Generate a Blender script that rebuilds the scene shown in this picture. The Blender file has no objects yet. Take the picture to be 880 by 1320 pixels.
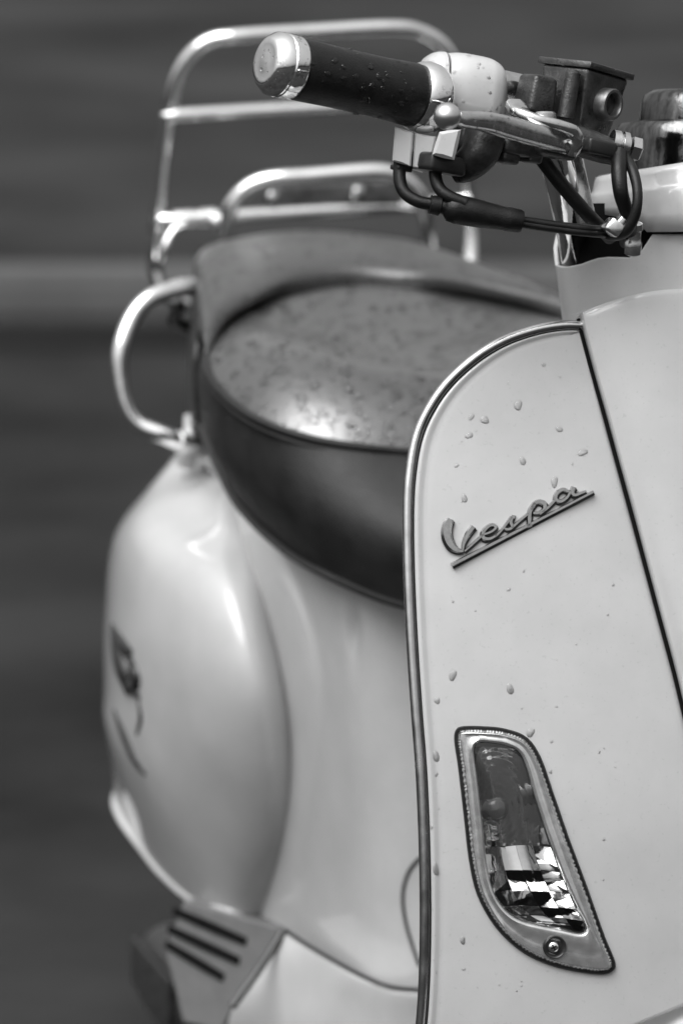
import bpy, bmesh, math, random
from mathutils import Vector, Matrix, noise
from mathutils.bvhtree import BVHTree

random.seed(7)
R = math.radians
scene = bpy.context.scene
C = scene.collection

# ------------------------------------------------------------------ camera
PITCH = R(10.0)
CAM = Vector((0.0, 0.0, 1.318))
KPX = 6820.0                      # picture units (880 wide, 1320 high) per unit of tangent
cam_d = bpy.data.cameras.new('camera')
cam = bpy.data.objects.new('camera', cam_d); C.objects.link(cam)
cam.location = CAM
cam.rotation_euler = (math.pi / 2 - PITCH, 0, 0)
cam_d.sensor_fit = 'VERTICAL'; cam_d.sensor_height = 36.0; cam_d.sensor_width = 24.0
cam_d.lens = 36.0 * KPX / 1320.0
cam_d.clip_start = 0.1; cam_d.clip_end = 300.0
cam_d.dof.use_dof = True; cam_d.dof.focus_distance = 3.47; cam_d.dof.aperture_fstop = 7.0
scene.camera = cam

# ------------------------------------------------------------------ sky and sun (overcast, black-and-white picture: neutral light)
SUN_EL, SUN_AZ = R(57), R(222)    # azimuth measured clockwise from +Y: behind and left of the camera
w = bpy.data.worlds.new('World'); scene.world = w; w.use_nodes = True
nt = w.node_tree; nt.nodes.clear()
sky = nt.nodes.new('ShaderNodeTexSky'); sky.sky_type = 'NISHITA'; sky.sun_disc = False
sky.sun_elevation = SUN_EL; sky.sun_rotation = SUN_AZ
sky.air_density = 1.0; sky.dust_density = 1.5; sky.ozone_density = 1.0
bw = nt.nodes.new('ShaderNodeRGBToBW')
tc = nt.nodes.new('ShaderNodeTexCoord'); sep = nt.nodes.new('ShaderNodeSeparateXYZ')
mr = nt.nodes.new('ShaderNodeMapRange')   # overcast sky: darker towards the horizon all round
mr.inputs[1].default_value = 0.0; mr.inputs[2].default_value = 1.0
mr.inputs[3].default_value = 0.06; mr.inputs[4].default_value = 2.9
mul = nt.nodes.new('ShaderNodeMath'); mul.operation = 'MULTIPLY'
bg = nt.nodes.new('ShaderNodeBackground'); bg.inputs[1].default_value = 0.125
wo = nt.nodes.new('ShaderNodeOutputWorld')
L = nt.links.new
L(sky.outputs[0], bw.inputs[0]); L(tc.outputs['Generated'], sep.inputs[0]); L(sep.outputs[2], mr.inputs[0])
L(bw.outputs[0], mul.inputs[0]); L(mr.outputs[0], mul.inputs[1]); L(mul.outputs[0], bg.inputs[0]); L(bg.outputs[0], wo.inputs[0])
sun_d = bpy.data.lights.new('sun', 'SUN'); sun_d.energy = 1.5; sun_d.angle = R(54); sun_d.color = (1, 1, 1)
sun = bpy.data.objects.new('sun', sun_d); C.objects.link(sun)
sdir = Vector((math.sin(SUN_AZ) * math.cos(SUN_EL), math.cos(SUN_AZ) * math.cos(SUN_EL), math.sin(SUN_EL)))
sun.rotation_euler = sdir.to_track_quat('Z', 'Y').to_euler(); sun.location = (-3, -2, 6)
vs = scene.view_settings
vs.view_transform = 'Standard'; vs.look = 'None'; vs.gamma = 1.0; vs.use_curve_mapping = False
vs.exposure = 0.68

# ------------------------------------------------------------------ frames of reference
FW = Vector((0, math.cos(PITCH), -math.sin(PITCH)))
UP = Vector((0, math.sin(PITCH), math.cos(PITCH)))
RT = Vector((1, 0, 0))
def ray(px, py): return FW + RT * ((px - 440) / KPX) + UP * ((660 - py) / KPX)
def P(px, py, d): return CAM + ray(px, py) * d
YAW = R(13.5)
FD = Vector((math.sin(YAW), -math.cos(YAW), 0)); RG = Vector((-math.cos(YAW), -math.sin(YAW), 0))
ORG = Vector((0.240, 3.45, 0))
def SC(a, b, z): return ORG + FD * a + RG * b + Vector((0, 0, z))      # a forward, b to the rider's right, z up
def inv(p):
    q = p - ORG; return (q.dot(FD), q.dot(RG), p.z)
def pix_z(px, py, z):
    r = ray(px, py); return CAM + r * ((z - CAM.z) / r.z)
def mirror(p):
    a, b, z = inv(p); return SC(a, -b, z)

# ------------------------------------------------------------------ materials (all procedural, neutral greys)
MATS = {}
def mat(name, base, rough=0.5, metal=0.0, coat=0.0, coat_rough=0.05, spec=0.5, var=0.0, vscale=30.0, bump=0.0, bscale=200.0,
        rvar=0.0, specks=0.0, trans=0.0, ior=1.45, zs=1.0, cior=1.5):
    m = bpy.data.materials.new(name); m.use_nodes = True
    n = m.node_tree; b = n.nodes['Principled BSDF']; l = n.links.new
    b.inputs['Base Color'].default_value = (base, base, base, 1)
    b.inputs['Roughness'].default_value = rough; b.inputs['Metallic'].default_value = metal
    b.inputs['Coat Weight'].default_value = coat; b.inputs['Coat Roughness'].default_value = coat_rough
    b.inputs['Coat IOR'].default_value = cior
    b.inputs['Specular IOR Level'].default_value = spec
    b.inputs['Transmission Weight'].default_value = trans; b.inputs['IOR'].default_value = ior
    t = n.nodes.new('ShaderNodeTexCoord')
    geo = n.nodes.new('ShaderNodeNewGeometry')
    if var or rvar:
        nz = n.nodes.new('ShaderNodeTexNoise'); nz.inputs['Scale'].default_value = vscale; nz.inputs['Detail'].default_value = 6
        nz.inputs['Roughness'].default_value = 0.6
        if zs != 1.0:
            vm = n.nodes.new('ShaderNodeVectorMath'); vm.operation = 'MULTIPLY'; vm.inputs[1].default_value = (1, 1, zs)
            l(geo.outputs['Position'], vm.inputs[0]); l(vm.outputs[0], nz.inputs['Vector'])
        else: l(geo.outputs['Position'], nz.inputs['Vector'])
    out = None
    if var:
        mp = n.nodes.new('ShaderNodeMapRange'); mp.inputs[1].default_value = 0.3; mp.inputs[2].default_value = 0.7
        mp.inputs[3].default_value = base * (1 - var); mp.inputs[4].default_value = base * (1 + var)
        l(nz.outputs[0], mp.inputs[0]); out = mp.outputs[0]
    if specks:
        sn = n.nodes.new('ShaderNodeTexNoise'); sn.inputs['Scale'].default_value = 420; sn.inputs['Detail'].default_value = 3
        l(geo.outputs['Position'], sn.inputs['Vector'])
        sm = n.nodes.new('ShaderNodeMapRange'); sm.inputs[1].default_value = 0.27; sm.inputs[2].default_value = 0.36
        sm.inputs[3].default_value = 1 - specks; sm.inputs[4].default_value = 1.0
        l(sn.outputs[0], sm.inputs[0])
        mm = n.nodes.new('ShaderNodeMath'); mm.operation = 'MULTIPLY'
        if out: l(out, mm.inputs[0])
        else: mm.inputs[0].default_value = base
        l(sm.outputs[0], mm.inputs[1]); out = mm.outputs[0]
    if out: l(out, b.inputs['Base Color'])
    if rvar:
        rp = n.nodes.new('ShaderNodeMapRange'); rp.inputs[1].default_value = 0.3; rp.inputs[2].default_value = 0.7
        rp.inputs[3].default_value = max(0.02, rough - rvar); rp.inputs[4].default_value = rough + rvar
        l(nz.outputs[0], rp.inputs[0]); l(rp.outputs[0], b.inputs['Roughness'])
    if bump:
        bn = n.nodes.new('ShaderNodeTexNoise'); bn.inputs['Scale'].default_value = bscale; bn.inputs['Detail'].default_value = 4
        l(geo.outputs['Position'], bn.inputs['Vector'])
        bp = n.nodes.new('ShaderNodeBump'); bp.inputs['Strength'].default_value = bump; bp.inputs['Distance'].default_value = 0.001
        l(bn.outputs[0], bp.inputs['Height']); l(bp.outputs[0], b.inputs['Normal'])
    MATS[name] = m
    return m
PAINT = mat('pale_paint', 0.46, 0.40, coat=1.0, coat_rough=0.09, var=0.07, vscale=16, bump=0.03, bscale=260, specks=0.12)
CHROME = mat('chrome', 0.94, 0.06, 1.0, var=0.05, vscale=90, bump=0.16, bscale=110)
SATIN = mat('satin_chrome', 0.62, 0.22, 1.0, var=0.12, vscale=120, bump=0.08, bscale=500, rvar=0.08)
ALU = mat('weathered_aluminium', 0.68, 0.17, 1.0, var=0.12, vscale=140, bump=0.06, bscale=500, rvar=0.08)
DALU = mat('dark_cast_metal', 0.07, 0.36, 0.7, var=0.45, vscale=90, bump=0.4, bscale=600, rvar=0.12)
BLACK = mat('black_rubber', 0.007, 0.42, spec=0.4, var=0.3, vscale=120, bump=0.3, bscale=900, rvar=0.1)
PLAST = mat('black_plastic', 0.02, 0.32, spec=0.5, var=0.2, vscale=60, bump=0.1, bscale=600)
TRIM = mat('grey_edge_trim', 0.62, 0.2, 1.0, var=0.15, vscale=70, rvar=0.08)
GREY = mat('grey_plastic', 0.14, 0.4, spec=0.5, var=0.1, vscale=60, bump=0.1)
SKIRT = mat('black_vinyl', 0.016, 0.55, spec=0.4, var=0.3, vscale=28, bump=0.4, bscale=320, rvar=0.1)
VINYL = mat('wet_black_vinyl', 0.018, 0.36, spec=0.8, coat=1.0, coat_rough=0.30, cior=1.95, var=0.6, vscale=26, bump=0.9, bscale=300, rvar=0.16)
VINYL2 = mat('damp_black_vinyl', 0.02, 0.42, spec=0.6, coat=0.8, coat_rough=0.34, cior=1.6, var=0.6, vscale=24, bump=0.9, bscale=260, rvar=0.16)
DARK = mat('dark_void', 0.006, 0.8, spec=0.1)
BADGE = mat('badge_metal', 0.34, 0.2, 1.0, var=0.15, vscale=300)
WATER = bpy.data.materials.new('water'); WATER.use_nodes = True
_n = WATER.node_tree; _n.nodes.clear(); _o = _n.nodes.new('ShaderNodeOutputMaterial')
_t = _n.nodes.new('ShaderNodeBsdfTransparent'); _r = _n.nodes.new('ShaderNodeBsdfRefraction'); _r.inputs['Roughness'].default_value = 0.0; _r.inputs['IOR'].default_value = 1.33
_g = _n.nodes.new('ShaderNodeBsdfGlossy'); _g.inputs['Roughness'].default_value = 0.02
_m1 = _n.nodes.new('ShaderNodeMixShader'); _m1.inputs[0].default_value = 0.22; _m2 = _n.nodes.new('ShaderNodeMixShader'); _fr = _n.nodes.new('ShaderNodeFresnel'); _fr.inputs[0].default_value = 1.35
for _a, _b in ((_t.outputs[0], _m1.inputs[1]), (_r.outputs[0], _m1.inputs[2]), (_fr.outputs[0], _m2.inputs[0]), (_m1.outputs[0], _m2.inputs[1]), (_g.outputs[0], _m2.inputs[2]), (_m2.outputs[0], _o.inputs[0])): _n.links.new(_a, _b)
MIRROR = mat('reflector_mirror', 0.80, 0.05, 1.0, bump=0.04, bscale=350)
ASPH = mat('asphalt', 0.022, 0.85, spec=0.06, var=0.5, vscale=1.4, bump=0.6, bscale=120)
KERB = mat('kerb_stone', 0.085, 0.8, spec=0.06, var=0.25, vscale=3.0, bump=0.4, bscale=90)
PAVE = mat('pavement_slab', 0.028, 0.85, spec=0.06, var=0.5, vscale=1.2, bump=0.4, bscale=110)
# clear plastic cover of the turn signal: mostly see-through, with its own sharp reflection
LENS = bpy.data.materials.new('clear_cover'); LENS.use_nodes = True
_n = LENS.node_tree; _n.nodes.clear(); _o = _n.nodes.new('ShaderNodeOutputMaterial'); _mx = _n.nodes.new('ShaderNodeMixShader')
_t = _n.nodes.new('ShaderNodeBsdfTransparent'); _t.inputs[0].default_value = (.88, .88, .88, 1)
_g = _n.nodes.new('ShaderNodeBsdfGlossy'); _g.inputs['Roughness'].default_value = 0.04; _f = _n.nodes.new('ShaderNodeFresnel'); _f.inputs[0].default_value = 1.5
_mx.inputs[0].default_value = 0.07; _n.links.new(_t.outputs[0], _mx.inputs[1]); _n.links.new(_g.outputs[0], _mx.inputs[2]); _n.links.new(_mx.outputs[0], _o.inputs[0])

# ------------------------------------------------------------------ geometry helpers
WORLD = {}     # object -> world origin
GEO = {}       # object -> (verts, faces) in world space
def obj(name, vf, m, parent=None, sharp=40, weld=True, recalc=True):
    v, f = vf
    c = sum(v, Vector()) / len(v)
    me = bpy.data.meshes.new(name)
    me.from_pydata([tuple(p - c) for p in v], [], f)
    bm = bmesh.new(); bm.from_mesh(me)
    if weld: bmesh.ops.remove_doubles(bm, verts=bm.verts, dist=1e-5)
    if recalc: bmesh.ops.recalc_face_normals(bm, faces=bm.faces)
    bm.to_mesh(me); bm.free()
    me.shade_smooth(); me.set_sharp_from_angle(angle=R(sharp))
    me.materials.append(m)
    o = bpy.data.objects.new(name, me); C.objects.link(o)
    pw = WORLD[parent] if parent else Vector()
    o.parent = parent; o.location = c - pw
    WORLD[o] = c; GEO[o] = (v, f)
    return o
def empty(name, loc):
    o = bpy.data.objects.new(name, None); C.objects.link(o); o.location = loc; o.empty_display_size = 0.05
    WORLD[o] = Vector(loc); return o
def join(*parts):
    V, F = [], []
    for v, f in parts:
        n = len(V); V += list(v); F += [tuple(i + n for i in q) for q in f]
    return V, F
def cr(p0, p1, p2, p3, t):
    return 0.5 * ((2 * p1) + (p2 - p0) * t + (2 * p0 - 5 * p1 + 4 * p2 - p3) * t * t + (3 * p1 - p0 - 3 * p2 + p3) * t ** 3)
def spline(pts, n, closed=False):
    """n samples per span through the points"""
    m = len(pts); out = []
    spans = m if closed else m - 1
    for i in range(spans):
        if closed: q = [pts[(i + k - 1) % m] for k in range(4)]
        else:
            q = [pts[max(0, i - 1)], pts[i], pts[i + 1], pts[min(m - 1, i + 2)]]
            if i == 0: q[0] = 2 * pts[0] - pts[1]
            if i == m - 2: q[3] = 2 * pts[-1] - pts[-2]
        for k in range(n): out.append(cr(*q, k / n))
    if not closed: out.append(pts[-1])
    return out
def resample(pts, n, closed=False):
    q = list(pts) + ([pts[0]] if closed else [])
    ln = [0]
    for i in range(1, len(q)): ln.append(ln[-1] + (q[i] - q[i - 1]).length)
    out = []; j = 0
    cnt = n if closed else n - 1
    for i in range(n):
        t = ln[-1] * i / cnt
        while j < len(ln) - 2 and ln[j + 1] < t: j += 1
        s = (t - ln[j]) / max(1e-9, ln[j + 1] - ln[j])
        out.append(q[j].lerp(q[j + 1], min(1, max(0, s))))
    return out
def grid(rows, close_u=False, close_v=False):
    nr, nc = len(rows), len(rows[0])
    V = [p for r in rows for p in r]; F = []
    for i in range(nr if close_v else nr - 1):
        for j in range(nc if close_u else nc - 1):
            a, b = i * nc + j, i * nc + (j + 1) % nc
            c, d = ((i + 1) % nr) * nc + (j + 1) % nc, ((i + 1) % nr) * nc + j
            F.append((a, b, c, d))
    return V, F
def net(rows, nu, nv, close_u=False):
    """smooth surface through a control net"""
    rr = [spline(r, nu, close_u) for r in rows]
    cols = [spline([rr[i][j] for i in range(len(rr))], nv) for j in range(len(rr[0]))]
    return [[cols[j][i] for j in range(len(cols))] for i in range(len(cols[0]))]
def fan(loop, flip=False):
    c = sum(loop, Vector()) / len(loop); n = len(loop)
    return list(loop) + [c], [(i, (i + 1) % n, n) for i in range(n)]
def tube(pts, rad, seg=14, n=8, closed=False, cap=True, smooth=True):
    """round tube; rad is a number or one per control point"""
    rad = list(rad) if isinstance(rad, (list, tuple)) else [rad] * len(pts)
    if smooth:
        c = spline([Vector((*p, r)) for p, r in zip(pts, rad)], n, closed)
    else: c = [Vector((*p, r)) for p, r in zip(pts, rad)]
    q = [p.to_3d() for p in c]; rr = [p[3] for p in c]; m = len(q)
    rows = []; u = None
    for i in range(m):
        if closed: t = q[(i + 1) % m] - q[i - 1]
        else: t = q[min(m - 1, i + 1)] - q[max(0, i - 1)]
        t.normalize()
        if u is None: u = t.orthogonal().normalized()
        u = (u - t * u.dot(t)).normalized(); v = t.cross(u)
        rows.append([q[i] + (u * math.cos(2 * math.pi * k / seg) + v * math.sin(2 * math.pi * k / seg)) * rr[i] for k in range(seg)])
    g = grid(rows, close_u=True, close_v=closed)
    if cap and not closed: g = join(g, fan(rows[0]), fan(rows[-1]))
    return g
def sweep(pts, hh, hw, upv, n=6, e=3.5, seg=20):
    """super-elliptic bar; hh, hw half sizes along upv and sideways, one per control point"""
    c = spline([Vector((*p, 0)) for p in pts], n); q = [p.to_3d() for p in c]
    s = spline([Vector((a, b, 0)) for a, b in zip(hh, hw)], n); rows = []
    for i in range(len(q)):
        t = (q[min(len(q) - 1, i + 1)] - q[max(0, i - 1)]).normalized()
        u = (upv - t * upv.dot(t)).normalized(); v = t.cross(u); row = []
        for k in range(seg):
            th = 2 * math.pi * k / seg; cx, sx = math.cos(th), math.sin(th)
            row.append(q[i] + u * (s[i][0] * math.copysign(abs(cx) ** (2 / e), cx)) + v * (s[i][1] * math.copysign(abs(sx) ** (2 / e), sx)))
        rows.append(row)
    return join(grid(rows, close_u=True), fan(rows[0]), fan(rows[-1]))
def lathe(p0, axis, prof, seg=40, arc=None):
    """profile of (distance along axis, radius)"""
    ax = axis.normalized(); u = ax.orthogonal().normalized(); v = ax.cross(u)
    rows = [[p0 + ax * t + (u * math.cos(2 * math.pi * k / seg) + v * math.sin(2 * math.pi * k / seg)) * max(r, 1e-5) for k in range(seg)] for t, r in prof]
    return join(grid(rows, close_u=True), fan(rows[0]), fan(rows[-1]))
def obox(c, ax, size, bevel=0.002, seg=3, taper=(1, 1)):
    """bevelled box: ax three unit axes; taper narrows the lower (second axis) end"""
    bm = bmesh.new(); bmesh.ops.create_cube(bm, size=1.0)
    for q in bm.verts:
        k = (taper[0], taper[1]) if q.co.y < 0 else (1, 1)
        q.co = Vector((q.co.x * size[0] * k[0], q.co.y * size[1], q.co.z * size[2] * k[1]))
    if bevel: bmesh.ops.bevel(bm, geom=list(bm.edges), offset=bevel, segments=seg, profile=0.5, affect='EDGES')
    bm.verts.ensure_lookup_table()
    V = [c + ax[0] * q.co.x + ax[1] * q.co.y + ax[2] * q.co.z for q in bm.verts]
    F = [tuple(x.index for x in f.verts) for f in bm.faces]
    bm.free(); return V, F
def prism(front, normal, depth, bevel=0.0):
    """solid from an outline; extruded backwards along -normal, front rim chamfered"""
    n = len(front); c = sum(front, Vector()) / n
    loops = []
    back = [p - normal * depth for p in front]
    if bevel:
        ins = []
        for i in range(n):
            t = (front[(i + 1) % n] - front[i - 1]).normalized(); s = normal.cross(t)
            ins.append(front[i] + s * bevel)
        # pick the inward side
        def area(l): return abs(sum(((l[i] - c).cross(l[(i + 1) % n] - c)).dot(normal) for i in range(n)))
        if area(ins) > area(front): ins = [2 * front[i] - ins[i] for i in range(n)]
        loops = [ins, [p - normal * bevel for p in front], back]
    else: loops = [front, back]
    V, F = grid(loops, close_u=True)
    m = len(V)
    F.append(tuple(range(n))); F.append(tuple(range(m - n, m))[::-1])
    return V, F
def bvh_of(*os):
    return [BVHTree.FromPolygons([tuple(p) for p in GEO[o][0]], GEO[o][1]) for o in os]
def hit(trees, px, py):
    d = ray(px, py).normalized(); best = None
    for t in trees:
        p, nn, i, dist = t.ray_cast(CAM, d)
        if p is not None and (best is None or dist < best[2]):
            if nn.dot(d) > 0: nn = -nn
            best = (p, nn, dist)
    return best
def drop(p, n, r, h=0.45, stretch=1.0, rng=random):
    """a water bead sitting on a surface"""
    u = Vector((0, 0, 1)); u = (u - n * u.dot(n)); u = u.normalized() if u.length > 1e-3 else n.orthogonal().normalized(); v = n.cross(u)
    ph = rng.random() * 6; rows = []
    for i in range(5):
        e = i / 4 * math.pi / 2 * 0.98
        row = []
        for k in range(12):
            th = 2 * math.pi * k / 12
            q = r * math.cos(e) * (1 + 0.16 * math.sin(2 * th + ph) + 0.08 * math.sin(3 * th + 2 * ph))
            row.append(p + u * (q * math.cos(th) * stretch) + v * (q * math.sin(th)) + n * (r * h * math.sin(e) - 0.15 * r * (i == 0)))
        rows.append(row)
    return join(grid(rows, close_u=True), fan(rows[-1]), fan(rows[0]))

# ------------------------------------------------------------------ the setting: road, kerb and pavement
def slab(name, pts, z0, z1, m):
    v = [Vector((x, y, z1)) for x, y in pts] + [Vector((x, y, z0)) for x, y in pts]
    n = len(pts)
    f = [tuple(range(n)), tuple(range(2 * n - 1, n - 1, -1))] + [(i, i + n, (i + 1) % n + n, (i + 1) % n) for i in range(n)]
    o = obj(name, (v, f), m, sharp=30); o['kind'] = 'structure'; return o
KY = 9.42
slab('road', [(-40, -30), (40, -30), (40, KY + .12), (-40, KY + .12)], -0.3, 0.0, ASPH)
prof = [(0.0, -0.1), (0.0, 0.045), (0.012, 0.055), (0.012, 0.072), (0.02, 0.085), (0.035, 0.09), (0.15, 0.09), (0.15, -0.1)]
rows = [[Vector((x, KY + y, z)) for y, z in prof] for x in (-40, 40)]
k = obj('kerb', grid(rows, close_u=True), KERB, sharp=30); k['kind'] = 'structure'
slab('gutter', [(-40, KY - .32), (40, KY - .32), (40, KY - .004), (-40, KY - .004)], -0.2, 0.004, mat('wet_gutter', 0.010, 0.8, spec=0.06, var=0.3, vscale=2.0))
slab('pavement', [(-40, KY + .155), (40, KY + .155), (40, 80), (-40, 80)], -0.3, 0.086, PAVE)

# ------------------------------------------------------------------ the scooter
scooter = empty('motor_scooter', ORG)
scooter['label'] = 'pale wet motor scooter with chrome rack, black two-level seat and front leg shield'
scooter['category'] = 'scooter'

# ---- leg shield: a raked, wrapped sheet; every point of it follows a = shield(b, z)
def shield_a(b, z):
    t = z - 0.62
    return -0.25 * t - 0.38 * t * t - 0.75 * b * b
def shp(px, py, off=0.0):
    r = ray(px, py); d = 3.5
    for _ in range(14):
        a, b, z = inv(CAM + r * d)
        d += (a - shield_a(b, z)) * 0.95
    p = CAM + r * d
    if off: p = p + shn(p) * off
    return p
def shn(p):
    a, b, z = inv(p); e = 1e-3
    du = SC(shield_a(b + e, z), b + e, z) - SC(shield_a(b - e, z), b - e, z)
    dv = SC(shield_a(b, z + e), b, z + e) - SC(shield_a(b, z - e), b, z - e)
    n = du.cross(dv).normalized()
    return n if n.dot(FD) > 0 else -n
def shbz(b, z, off=0.0):
    p = SC(shield_a(b, z), b, z)
    return p + shn(p) * off if off else p
EDGE = [(752, 424), (725, 424), (690, 430), (650, 444), (614, 466), (580, 497), (556, 531), (541, 566), (533, 610), (530, 660), (531, 740), (535, 830),
        (541, 920), (547, 1000), (551, 1100), (552, 1200), (549, 1293), (541, 1370), (530, 1425)]
SEAM = [(750, 426), (753, 440), (757, 458), (763, 480), (770, 505), (777, 530), (785, 560), (794, 592), (805, 632), (817, 676), (834, 738), (853, 808),
        (872, 878), (888, 945), (900, 1000), (909, 1075), (914, 1150), (918, 1225), (920, 1280)]
E3 = spline([shp(*p) for p in EDGE], 10); S3 = spline([shp(*p) for p in SEAM], 10)
def shield_half(mir):
    rows = []
    for e, s in zip(E3, S3):
        L_ = (s - e).length; row = []
        ds = [0, 0.0006, 0.0018, 0.0034, 0.005, 0.0066, 0.0085, 0.011, 0.014]
        of = [-0.006, -0.002, 0.0008, 0.0016, 0.0014, 0.0002, -0.0002, 0.0, 0.0]
        us = [(min(0.45, x / max(L_, 1e-4)), o) for x, o in zip(ds, of)]
        us += [(us[-1][0] + (0.97 - us[-1][0]) * k / 56, 0.0) for k in range(1, 57)] + [(0.985, -0.0005), (0.995, -0.002), (1.0, -0.006)]
        for u, off in us:
            a, b, z = inv(e.lerp(s, u))
            p = shbz(b, z, off)
            row.append(mirror(p) if mir else p)
        rows.append(row)
    V, F = grid(rows)
    if HOLE:
        keep = []
        for q in F:
            ins_ = 0
            for i in q:
                p = mirror(V[i]) if mir else V[i]
                c_ = p - CAM; d = c_.dot(FW); x, y = 440 + c_.dot(RT) / d * KPX, 660 - c_.dot(UP) / d * KPX
                ins_ += inside(HOLE, x, y)
            if ins_ < 4: keep.append(q)
        F = keep
    out = []
    for q in F:                                   # every face looks forward
        nn = (V[q[1]] - V[q[0]]).cross(V[q[3]] - V[q[0]])
        out.append(q if nn.dot(FD) > 0 else q[::-1])
    return V, out
def inside(poly, x, y):
    r_ = False; n = len(poly)
    for i in range(n):
        x0, y0 = poly[i]; x1, y1 = poly[i - 1]
        if (y0 > y) != (y1 > y) and x < (x1 - x0) * (y - y0) / (y1 - y0) + x0: r_ = not r_
    return r_
HOLE = [(606, 948), (634, 950), (660, 954), (680, 972), (696, 1022), (715, 1078), (738, 1138), (760, 1195), (768, 1222), (720, 1222), (672, 1205), (642, 1176), (622, 1130), (614, 1070), (606, 1010), (601, 965)]
shield_vf = shield_half(False)
shield = obj('leg_shield', join(shield_vf, shield_half(True)), PAINT, scooter, sharp=60, recalc=False)
sol = shield.modifiers.new('thickness', 'SOLIDIFY'); sol.thickness = 0.003; sol.offset = -1
# edge trim (its own piece of metal, one each side of the steering cover)
def trimline(mir):
    q = []
    for i, e in enumerate(E3):
        a, b, z = inv(e); t = (E3[min(len(E3) - 1, i + 1)] - E3[max(0, i - 1)]).normalized()
        nn = shn(e); s = nn.cross(t)
        if s.dot(S3[i] - e) > 0 and i > 0: s = -s
        p = e + s * 0.0026 - nn * 0.0012
        q.append(mirror(p) if mir else p)
    return q
for mir in (False, True):
    q = trimline(mir)[1:]
    rows = []
    for i, p in enumerate(q):
        t = (q[min(len(q) - 1, i + 1)] - q[max(0, i - 1)]).normalized(); nn = shn(p) if not mir else shn(mirror(p))
        if mir: nn = (mirror(ORG + nn) - ORG)
        s = nn.cross(t); row = []
        for th, rx, ry in [(k * 2 * math.pi / 16, 0.0034, 0.0040) for k in range(16)]:
            row.append(p + s * (rx * math.cos(th)) + nn * (ry * math.sin(th)))
        rows.append(row)
    obj('edge_trim', join(grid(rows, close_u=True), fan(rows[0]), fan(rows[-1])), TRIM, shield)
for mir in (False, True):
    q = []
    for i, e in enumerate(E3[1:], 1):
        t = (E3[min(len(E3) - 1, i + 1)] - E3[i - 1]).normalized(); nn = shn(e); s = nn.cross(t)
        if s.dot(S3[i] - e) > 0: s = -s
        p = e - s * 0.0012 + nn * 0.0012; q.append(mirror(p) if mir else p)
    obj('trim_gap', tube(q, .0005, seg=6, smooth=False), DARK, shield)
# ---- steering-column cover in the middle of the shield
TIE = [(746, 406), (752, 432), (760, 462), (770, 498), (782, 540), (797, 595), (815, 660), (835, 735), (854, 806), (874, 882), (893, 970), (906, 1080), (913, 1190), (917, 1282)]
T3 = spline([shp(*p) for p in TIE], 5)
def tie_row(i, inset, off):
    a, b, z = inv(T3[i]); b0 = b - inset; row = []
    t = i / (len(T3) - 1)
    for k in range(-12, 13):
        x = k / 12; bb = b0 * x
        zz = z + 0.011 * (1 - x * x) * max(0, 1 - t * 6)
        p = shbz(bb, zz); row.append(p + shn(p) * (off + 0.010 * (1 - abs(x) ** 2.5)))
    return row[::-1]
n_ = len(T3)
def ring(i, inset, off):
    return tie_row(i, inset, off)
rows = []
top_back = [p - FD * 0.03 + Vector((0, 0, -0.006)) for p in tie_row(0, 0.001, 0.004)]
rows.append(top_back); rows.append(tie_row(0, 0.001, 0.0065)); 
rows.append([p - Vector((0, 0, 0.0012)) for p in tie_row(0, 0.0025, 0.008)])
for i in range(1, n_): rows.append(tie_row(i, 0.0025, 0.008))
# side walls
def wall(sgn):
    out = []
    for inset, off in ((0.0025, 0.008), (0.0010, 0.0074), (0.0002, 0.006), (0.0, 0.004), (0.0, -0.012)):
        col = []
        for i in range(n_):
            a, b, z = inv(T3[i]); p = shbz((b - inset), z - (0.0012 if i == 0 and inset > 0.002 else 0), off)
            col.append(p if sgn > 0 else mirror(p))
        out.append(col)
    return grid(out)
obj('steering_cover', join(grid(rows), wall(1), wall(-1)), PAINT, scooter, sharp=35)
# dark rubber line in the joint
for mir in (False, True):
    q = [inv(p) for p in T3[1:]]
    pts = [shbz(b + 0.0014, z, 0.0005) for a, b, z in q]
    pts = [mirror(p) for p in pts] if mir else pts
    obj('joint_seal', tube(pts, 0.0013, seg=8, smooth=False), DARK, shield)

# ---- turn signal in the shield
OUT = [(596, 936), (622, 936), (650, 939), (678, 950), (696, 975), (712, 1020), (732, 1078), (755, 1140), (778, 1205), (792, 1240), (788, 1252), (772, 1256),
       (735, 1251), (700, 1241), (668, 1224), (638, 1195), (615, 1155), (604, 1110), (597, 1050), (590, 990), (585, 955), (587, 941)]
INN = [(619, 957), (634, 958), (652, 961), (668, 970), (678, 990), (688, 1025), (702, 1068), (719, 1115), (738, 1160), (752, 1188), (754, 1198), (746, 1203),
       (722, 1198), (697, 1193), (673, 1187), (652, 1174), (636, 1150), (627, 1115), (622, 1070), (616, 1015), (611, 975), (612, 961)]
cx = sum(p[0] for p in OUT) / len(OUT); cy = sum(p[1] for p in OUT) / len(OUT)
def loop2(pts, n=132):
    q = spline([Vector((x, y, 0)) for x, y in pts], 10, True); m = len(q)
    return [q[int(i * m / n)] for i in range(n)]
O2, I2 = loop2(OUT), loop2(INN)
def inset2(l, d):
    out = []; n = len(l)
    for i in range(n):
        t = (l[(i + 2) % n] - l[i - 2]).normalized(); s = Vector((-t.y, t.x, 0))
        out.append(l[i] + s * d)
    return out
sig = empty('turn_signal', shp(680, 1090)); sig.parent = scooter; sig.location = WORLD[sig] - ORG
def lp(l, off): return [shp(p.x, p.y, off) for p in l]
O_g = inset2(O2, 6)
obj('gasket', grid([lp(O2, -0.002), lp(O2, 0.0012), lp(inset2(O2, 1.5), 0.0026), lp(inset2(O2, 4.5), 0.0026), lp(O_g, 0.0010), lp(O_g, -0.004)], close_u=True), BLACK, sig)
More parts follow.
